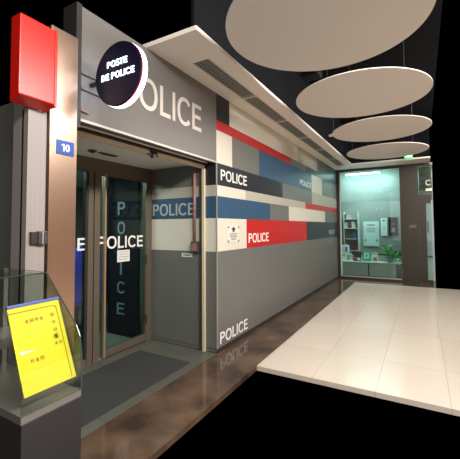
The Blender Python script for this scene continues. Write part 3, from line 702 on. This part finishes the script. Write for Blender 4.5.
# things on the desk
t = Thing('file_box', 'white and blue box file standing at the left end of the desk', 'box file', (11.3, -0.10, 0.70))
t.box('box', (11.2, 11.42, -0.16, 0.06, 0.70, 0.93), 'paper', bevel=0.003); t.box('label', (11.198, 11.2, -0.13, -0.08, 0.74, 0.88), 'number_blue')
bm = bmesh.new(); bx(bm, 11.2, 11.45, -0.40, -0.20, 0.70, 0.74); tag(obj('tray', bm, 'inkdark', None, (11.3, -0.3, 0.7), bevel=0.004), 'flat black tray on the desk beside the box file', 'tray')
t = Thing('desk_telephone', 'small grey telephone at the right end of the desk', 'telephone', (11.3, -1.58, 0.70))
t.box('body', (11.2, 11.4, -1.66, -1.48, 0.70, 0.76), 'box_dark', bevel=0.008); bm = bmesh.new(); bx(bm, 11.21, 11.25, -1.66, -1.48, 0.76, 0.80); t.part('handset', bm, 'inkdark', bevel=0.008)
# leaflets on the ledge
def leaflet(label, y0, y1, h, m, prints, lean=0.05):
    t = Thing('leaflet', label, 'leaflet', (10.75, (y0+y1)/2, 0.495), 'leaflets standing on the shop ledge')
    def q(bm, a, b, c, d, off, th):
        pts = []
        for z in (c, d):
            pts.append((10.72+lean*z/h-off, z)); 
        vs_ = []
        for yy in (a, b):
            for z in (c, d):
                for o_ in (off, off-th): vs_.append(bm.verts.new((10.72+lean*z/h-o_, yy, 0.495+z)))
        for qq in ((0, 1, 3, 2), (4, 6, 7, 5), (0, 4, 5, 1), (2, 3, 7, 6), (0, 2, 6, 4), (1, 5, 7, 3)): bm.faces.new([vs_[i] for i in qq])
    bm = bmesh.new(); q(bm, y0, y1, 0.0, h, 0.006, 0.006); t.part('sheet', bm, m)
    for pm, a, b, c, d in prints:
        bm = bmesh.new(); q(bm, y0+(y1-y0)*a, y0+(y1-y0)*b, h*c, h*d, 0.008, 0.002); t.part('print', bm, pm)
    # folded stand behind
    bm = bmesh.new(); prism(bm, [(10.728, 0.495), (10.775, 0.495), (10.728+lean*0.6, 0.495+h*0.6)], 1, (y0+y1)/2-0.02, (y0+y1)/2+0.02); t.part('stand', bm, m)
leaflet('wide white and green leaflet at the left end of the shop ledge', -0.34, -0.03, 0.24, 'paper', [('palegreen', .05, .45, .3, .75), ('orange_print', .2, .4, .1, .3), ('palegreen', .6, .9, .5, .85)])
leaflet('dark maroon leaflet on the ledge between the green-white and teal ones', -0.62, -0.40, 0.29, 'maroon', [('paper', .1, .5, .1, .35), ('inkdark', .2, .9, .6, .9), ('orange_print', .6, .9, .15, .4)])
leaflet('teal leaflet with a white square on the shop ledge', -0.89, -0.66, 0.30, 'teal_leaflet', [('paper', .22, .78, .3, .85), ('ink', .4, .62, .42, .72)])
leaflet('white leaflet with an orange print beside the plant', -1.09, -0.91, 0.28, 'paper', [('orange_print', .2, .75, .1, .45), ('palegreen', .1, .9, .8, .95)])
# potted plant
t = Thing('potted_plant', 'bushy green potted plant at the right end of the shop ledge', 'plant', (10.74, -1.40, 0.495))
px, py = 10.74, -1.40
bm = bmesh.new()
ringsr = [(0.0, 0.055), (0.13, 0.08), (0.14, 0.085), (0.155, 0.085), (0.155, 0.07), (0.12, 0.068)]
prev = None
for z, r_ in ringsr:
    ring = [bm.verts.new((px+r_*math.cos(a), py+r_*math.sin(a), 0.495+z)) for a in [2*math.pi*k/24 for k in range(24)]]
    if prev:
        for k in range(24): bm.faces.new((prev[k], prev[(k+1) % 24], ring[(k+1) % 24], ring[k]))
    else: bm.faces.new(ring[::-1])
    prev = ring
bm.faces.new(prev); t.part('pot', bm, 'pot', smooth=True)
random.seed(11); bs, bl = bmesh.new(), bmesh.new()
for k in range(34):
    a = random.uniform(0, 2*math.pi); el = random.uniform(0.2, 1.45); L_ = random.uniform(0.16, 0.34)
    p0 = Vector((px+0.03*math.cos(a), py+0.03*math.sin(a), 0.62)); d = Vector((math.cos(a)*math.cos(el)*0.7, math.sin(a)*math.cos(el), math.sin(el)))
    p1 = p0+d*L_*0.6; p2 = p1+(d+Vector((0, 0, -0.55))).normalized()*L_*0.45
    if p2.x < 10.53 or p2.y > -1.22: continue
    tube(bs, [p0, p1, p2], [0.004, 0.003, 0.002], 5)
    for base, dirv in ((p1, d), (p2, (p2-p1).normalized()), ((p1+p2)/2, (p2-p1).normalized())):
        for s_ in range(2):
            dd = (dirv+Vector((random.uniform(-.6, .6), random.uniform(-.9, .9), random.uniform(-.5, .4)))).normalized()
            ll = random.uniform(0.09, 0.14); sd = dd.cross(Vector((0, 0, 1))).normalized()*random.uniform(0.022, 0.034)
            up = Vector((0, 0, 0.012)); q0 = base; q1 = base+dd*ll*0.5+sd+up; q2 = base+dd*ll-Vector((0, 0, 0.02)); q3 = base+dd*ll*0.5-sd+up; qm = base+dd*ll*0.5
            vv = [bl.verts.new(q) for q in (q0, q1, q2, q3, qm)]
            for tri in ((0, 1, 4), (1, 2, 4), (2, 3, 4), (3, 0, 4)): bl.faces.new([vv[i] for i in tri])
            bmesh_dummy = None
t.part('stem', bs, 'stem')
fo = t.part('foliage', bl, 'leaf')
sm = fo.modifiers.new('thickness', 'SOLIDIFY'); sm.thickness = 0.0015

# brown pier plate, transom letter and lamp, poster inside the right-hand door
t = Thing('pier_plate', 'small shiny nameplate on the brown pier right of the shop window', 'plate', (XE-0.04, -2.0, 1.5))
t.box('plate', (XE-0.048, XE-0.04, -2.10, -1.93, 1.485, 1.575), 'bronze', bevel=0.002)
bm = bmesh.new(); bx(bm, XE-0.0495, XE-0.048, -2.08, -1.95, 1.545, 1.556); bx(bm, XE-0.0495, XE-0.048, -2.07, -1.96, 1.51, 1.518); t.part('print', bm, 'ink')
bm = place(text_bm('C', 0.12, 0.155, 0.01, 0.03), (XE+0.004, -2.345, 2.63), NY, EZ)
tag(obj('transom_letter', bm, 'lettering', None, (XE, -2.4, 2.63)), 'round pale letter on the small glass over the right-hand shop door', 'lettering')
t = Thing('wall_lamp', 'warm glowing lamp bar behind the glass over the right-hand shop door', 'lamp', (10.60, -2.45, 2.53))
t.box('bar', (10.56, 10.60, -2.49, -2.35, 2.50, 2.56), 'lamp_warm', bevel=0.006); t.box('mount', (10.60, 10.62, -2.47, -2.38, 2.51, 2.55), 'dark_metal')
